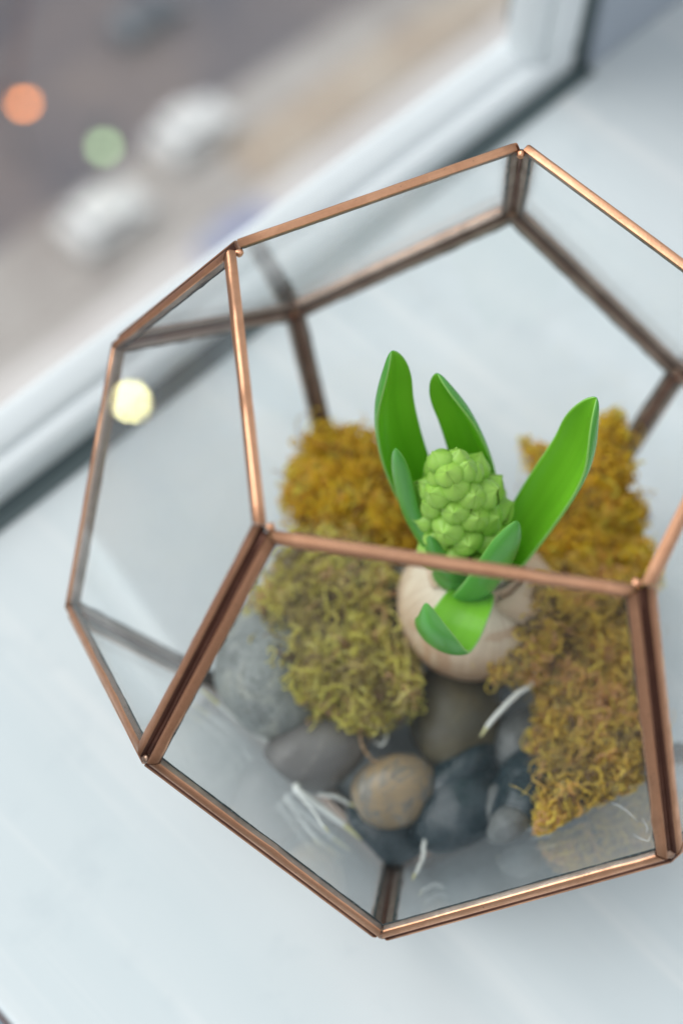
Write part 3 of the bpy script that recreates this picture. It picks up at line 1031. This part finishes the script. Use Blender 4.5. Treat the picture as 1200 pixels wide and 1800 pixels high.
def floret_mesh(seed):
    """closed bud: a core wrapped by six overlapping pointed tepals"""
    r = random.Random(seed)
    L = .104
    vs, fs, fm = [], [], []

    def rad(t):
        return .040 * (math.sin(math.pi * (.06 + .80 * t ** .85)) ** .8) * (1 - .25 * max(0, t - .75) / .25)
    # core
    nu, nv = 14, 8
    for i in range(nv):
        t = i / (nv - 1)
        for k in range(nu):
            a = 2 * math.pi * k / nu
            q = rad(t) * .90 * (0 if t == 1 else 1) * (1 - .8 * max(0.0, (t - .55) / .45) ** 2.0)
            vs.append(np.array([q * math.cos(a), q * math.sin(a), L * .84 * t]) * S)
    for i in range(nv - 1):
        for k in range(nu):
            fs.append((i * nu + k, i * nu + (k + 1) % nu, (i + 1) * nu + (k + 1) % nu, (i + 1) * nu + k))
            fm.append(1)
    tip = r.uniform(-.006, .006), r.uniform(-.006, .006)
    for layer, (n0, out, span) in enumerate(((0, 1.08, 70),)):
        for p in range(3):
            a0 = n0 + p * 2 * math.pi / 3 + r.uniform(-.08, .08)
            m, nn = 11, 10
            b0 = len(vs)
            ln = L * r.uniform(.95, 1.05)
            for i in range(nn):
                t = i / (nn - 1)
                hs = math.radians(span)
                for j in range(m):
                    sx = -1 + 2 * j / (m - 1)
                    # one margin tucks under its neighbour, a keel runs down the middle
                    q = rad(t) * out * (1 + .12 * (.5 + .5 * math.cos(math.pi * sx)) * min(1, t * 1.6) - .06 * sx)
                    q *= 1 - .985 * max(0.0, (t - .55) / .45) ** 2.0
                    a = a0 + sx * hs
                    zz = ln * t + .005 * (1 - sx * sx) * t
                    vs.append(np.array([q * math.cos(a) + tip[0] * t * t, q * math.sin(a) + tip[1] * t * t, zz]) * S)
            for i in range(nn - 1):
                for j in range(m - 1):
                    fs.append((b0 + i * m + j, b0 + i * m + j + 1, b0 + (i + 1) * m + j + 1, b0 + (i + 1) * m + j))
                    fm.append(0)
    me = bpy.data.meshes.new('floret')
    me.from_pydata([tuple(v) for v in vs], [], fs)
    me.materials.append(M_FLORET)
    me.materials.append(M_FCORE)
    me.polygons.foreach_set('material_index', np.array(fm, np.int32))
    me.polygons.foreach_set('use_smooth', np.full(len(me.polygons), True))
    return me


M_FCORE = principled('floret_core', (0.16, 0.30, 0.035), 0.5)
fmesh = [floret_mesh(k) for k in range(4)]
ax = nrm(BT - BB)
e1 = nrm(np.cross(ax, toC))
e2 = np.cross(ax, e1)
LEN = np.linalg.norm(BT - BB)
NF = 44
for i in range(NF):
    f = (i + .5) / NF
    h = LEN * (0.02 + .93 * (1 - (1 - f) ** 1.12))
    a = i * 2.39996 + rnd.uniform(-.12, .12)
    R0 = S * np.interp(h / LEN, [0, .3, .7, .95], [.080, .074, .050, .012])
    rad = e1 * math.cos(a) + e2 * math.sin(a)
    tilt = np.interp(h / LEN, [0, .35, .75, .95], [.20, .60, 1.10, 2.6])
    dirn = nrm(rad + ax * tilt + np.array([rnd.uniform(-.1, .1) for _ in range(3)]))
    p = BB + ax * h + rad * R0
    q = Vector(dirn).to_track_quat('Z', 'Y')
    o = bpy.data.objects.new('floret', fmesh[i % 4])
    s = rnd.uniform(1.05, 1.30) * np.interp(h / LEN, [0, .5, 1], [1.08, 1.05, .80])
    link(o, stalk, p)
    o.rotation_euler = (q.to_matrix() @ Matrix.Rotation(rnd.random() * 6.28, 3, 'Z')).to_euler()
    o.scale = (s * 1.0, s * 1.0, s * .92)

# white roots spreading from the bulb over the stones
ROOTS = [([(540, 1318, .24), (505, 1312, .30), (470, 1301, .34), (410, 1270, .34), (352, 1212, .44)], .011),
         ([(590, 1350, .14), (548, 1378, .20), (518, 1388, .42), (565, 1432, .36), (628, 1482, .26)], .015),
         ([(600, 1350, .14), (570, 1380, .20), (556, 1392, .32), (592, 1402, .32), (636, 1424, .28)], .009),
         ([(930, 1150, .66), (938, 1196, .62), (905, 1222, .60), (868, 1262, .58), (843, 1295, .56)], .011),
         ([(990, 1360, .56), (978, 1420, .56), (950, 1446, .52), (912, 1470, .48), (868, 1502, .46)], .011),
         ([(760, 1440, .36), (746, 1480, .34), (740, 1515, .40), (726, 1556, .50)], .008),
         ([(520, 1400, .46), (528, 1440, .46), (545, 1500, .50)], .005),
         ([(655, 1302, .36), (672, 1310, .40), (682, 1285, .42)], .006)]
for pts, r in ROOTS:
    P = spline([at_in(*q, 0.0035) for q in pts], 26)
    P += np.array([[mnoise.noise((i * .35, r * 900, k * 5.0)) for k in range(3)] for i in range(26)]) * .0006
    rr = r * S * np.interp(np.linspace(0, 1, 26), [0, .5, .85, 1], [.8, 1, .8, .25])
    vs, fs = tube(P, rr, 8)
    fm = [1 if f[0] // 8 >= 22 else 0 for f in fs]
    mesh('root', vs, fs, [M_ROOT, M_ROOTTIP], hy, fm=fm)

# ------------------------------------------------------------------ moss
def moss(name, blobs, n, mat, label, seed, rad=(.0042, .0070), ln=(.06, .15)):
    """blobs: (px,py,z,r). A dark core and n curling strands on and around it."""
    g = np.random.default_rng(seed)
    cs = np.array([at_in(*b[:3], 0.0022 + b[3] * S * .8) for b in blobs])
    rs = np.array([b[3] for b in blobs]) * S
    root = thing(name, cs.mean(0) - np.array([0, 0, rs.mean()]), label, 'moss')
    vs, fs = [], []
    for c, r in zip(cs, rs):
        b = bmesh.new()
        bmesh.ops.create_icosphere(b, subdivisions=3, radius=r * .74)
        o0 = len(vs)
        for v in b.verts:
            q = np.array(v.co)
            vs.append(inside(c + q * (1 + .45 * mnoise.noise(Vector((c + q) * 140))), .0026))
        fs += [tuple(o0 + v.index for v in f.verts) for f in b.faces]
        b.free()
    mesh('moss_core', vs, fs, M_MOSSCORE, root)
    pick = g.choice(len(cs), n, p=rs ** 2 / np.sum(rs ** 2))
    d = g.normal(size=(n, 3))
    d /= np.linalg.norm(d, axis=1)[:, None]
    p = cs[pick] + d * (rs[pick] * (0.62 + .38 * g.random(n) ** .6))[:, None]
    # lumpy outline
    lump = np.array([mnoise.noise(Vector(q * 120)) + .8 * mnoise.noise(Vector(q * 310)) for q in p])
    p = cs[pick] + (p - cs[pick]) * (1 + .38 * lump)[:, None]
    NSEG, K = 13, 3
    L = g.uniform(*ln, n) * S
    loose = g.random(n) < .045
    L *= np.where(loose, 1.8, 1) * g.choice([.6, 1, 1.35], n)
    R = g.uniform(*rad, n) * S * g.choice([.38, .62, .95, 1.25], n, p=[.3, .3, .25, .15]) * np.where(loose, .7, 1)
    t = d + g.normal(size=(n, 3)) * .9
    t /= np.linalg.norm(t, axis=1)[:, None]
    axv = g.normal(size=(n, 3))
    axv /= np.linalg.norm(axv, axis=1)[:, None]
    kap = g.uniform(.2, 1.0, n) * g.choice([-1, 1], n)
    pts = [p]
    tans = [t]
    for s in range(NSEG):
        p = p + t * (L / NSEG)[:, None]
        cr = np.cross(axv, t)
        t = t + cr * kap[:, None] * .72 + g.normal(size=(n, 3)) * .17
        # stay close to the clump
        back = cs[pick] - p
        bd = np.linalg.norm(back, axis=1)
        t = t + back / bd[:, None] * (np.clip(bd / rs[pick] - 1.0, 0, 1.5) * np.where(loose, .12, .6))[:, None]
        t /= np.linalg.norm(t, axis=1)[:, None]
        pts.append(p)
        tans.append(t)
    P = inside(np.stack(pts, 1), 0.0028)
    T = np.stack(tans, 1)
    ref = np.broadcast_to(axv[:, None, :], T.shape)
    A = np.cross(T, ref + .01)
    A /= np.linalg.norm(A, axis=2)[:, :, None] + 1e-9
    B = np.cross(T, A)
    pr = np.array([.7, 1.25, .6, 1.3, .6, 1.2, .7, 1.3, .55, 1.15, .6, 1.0, .6, .2])
    ang = 2 * np.pi * np.arange(K) / K
    X = P[:, :, None, :] + (R[:, None] * pr)[:, :, None, None] * (A[:, :, None, :] * np.cos(ang)[None, None, :, None] + B[:, :, None, :] * np.sin(ang)[None, None, :, None])
    c0 = cs.mean(0)
    X = (X - c0).reshape(-1, 3)
    i = np.arange(NSEG)[:, None] * K
    k = np.arange(K)[None, :]
    k2 = (k + 1) % K
    q = np.stack([i + k, i + k2, i + K + k2, i + K + k], -1).reshape(-1, 4)
    Q = (q[None] + (np.arange(n) * (NSEG + 1) * K)[:, None, None]).reshape(-1, 4)
    me = bpy.data.meshes.new('moss_strands')
    me.vertices.add(len(X))
    me.vertices.foreach_set('co', X.astype(np.float32).ravel())
    me.loops.add(Q.size)
    me.loops.foreach_set('vertex_index', Q.astype(np.int32).ravel())
    me.polygons.add(len(Q))
    me.polygons.foreach_set('loop_start', np.arange(0, Q.size, 4, dtype=np.int32))
    me.polygons.foreach_set('use_smooth', np.full(len(Q), True))
    # tint: patchy across the clump, with a little chance for each strand
    pat = np.array([mnoise.noise(Vector(x * 85)) for x in P[:, 0]])
    tint = np.clip(.5 + pat * .8 + g.normal(size=n) * .24, 0, 1)
    a = me.attributes.new('tint', 'FLOAT', 'POINT')
    a.data.foreach_set('value', np.repeat(tint, (NSEG + 1) * K).astype(np.float32))
    me.materials.append(mat)
    me.update()
    me.validate()
    o = link(bpy.data.objects.new('moss_strands', me), root, c0)
    o['kind'] = 'stuff'
    return root


moss('moss_clump', [(560, 1010, .50, .15), (600, 1075, .52, .17), (520, 1075, .48, .16), (640, 1130, .54, .11), (500, 1140, .46, .12), (555, 1165, .50, .15),
                    (620, 1190, .50, .14), (690, 1205, .52, .10), (650, 1240, .50, .10), (700, 1160, .54, .06), (600, 990, .50, .12), (655, 1020, .52, .08), (560, 1215, .47, .09), (470, 1110, .44, .07)],
     6500, M_MOSS_OLIVE, 'olive green moss clump left of the bulb behind the front pane', 21)
moss('moss_clump', [(580, 810, .42, .12), (640, 815, .42, .12), (560, 870, .42, .13), (620, 880, .46, .16), (680, 900, .46, .13), (600, 930, .46, .13), (660, 945, .46, .12), (568, 772, .40, .05), (540, 830, .40, .08), (720, 930, .44, .10)],
     5600, M_MOSS_GOLD, 'golden brown moss clump behind the flower on the left', 22)
moss('moss_clump', [(1072, 765, .74, .05), (1060, 820, .66, .09), (1040, 885, .56, .13), (1000, 940, .46, .13), (1070, 950, .46, .13), (960, 970, .46, .10), (1020, 990, .48, .13), (1100, 990, .46, .11), (945, 805, .56, .05), (962, 860, .54, .07), (985, 900, .50, .09), (1130, 1000, .46, .08), (1150, 1020, .5, .04), (1074, 738, .76, .03), (925, 782, .58, .022), (1100, 900, .58, .06)],
     6800, M_MOSS_GOLD, 'golden moss clump behind the long right leaf', 23)
moss('moss_clump', [(1010, 1050, .56, .12), (1070, 1070, .56, .12), (1010, 1120, .58, .13), (1080, 1140, .56, .12), (1000, 1190, .56, .12), (1070, 1220, .54, .13), (1010, 1260, .54, .12), (985, 1320, .52, .10),
                    (1050, 1300, .52, .12), (1000, 1370, .50, .10), (1060, 1350, .48, .09), (988, 1400, .60, .070), (972, 1435, .62, .05), (964, 1468, .64, .03), (1100, 1260, .50, .10), (1090, 1190, .54, .10), (920, 1180, .60, .05), (900, 1150, .60, .04), (950, 1130, .6, .08), (1100, 1310, .48, .08), (1035, 1385, .58, .06), (1105, 1345, .56, .07), (1070, 1385, .60, .06), (1110, 1290, .54, .08), (940, 1110, .74, .07), (948, 1045, .82, .06), (925, 1085, .80, .045), (878, 1185, .64, .035), (900, 1165, .68, .05), (965, 1060, .74, .07), (930, 1150, .70, .06)],
     9800, M_MOSS_OCHRE, 'long ochre moss clump hanging down behind the right of the front pane', 24)
# orange brown twig stuck in the moss
P = [at(955, 1078, .70), at(980, 1096, .70), at(1010, 1116, .68)]
vs, fs = tube(spline(P, 8), [.0006, .0008, .0008, .0009, .0008, .0008, .0007, .0004], 7)
tag(mesh('twig', vs, fs, M_TWIG), 'short orange brown twig lying on the ochre moss right of the bulb', 'twig')

# the street lamp that the left pane mirrors (the disc of yellow light)
P, cL, nL = fit_plane('EHIJA')
d = nrm(RIGHT * ((232 - 600) / FPX) + DOWN * ((705 - 900) / FPX) + FWD)
hit = CAM_P + d * (((cL + nL * .0009) - CAM_P) @ nL / (d @ nL))
rf = d - 2 * (d @ nL) * nL
street_lamp(hit + rf * ((GO[2] + GZ + 6.0 - hit[2]) / rf[2]), (1.0, 0.92, 0.44), 75, 0.38, 'street lamp glowing yellow further along the street, mirrored in the left pane')
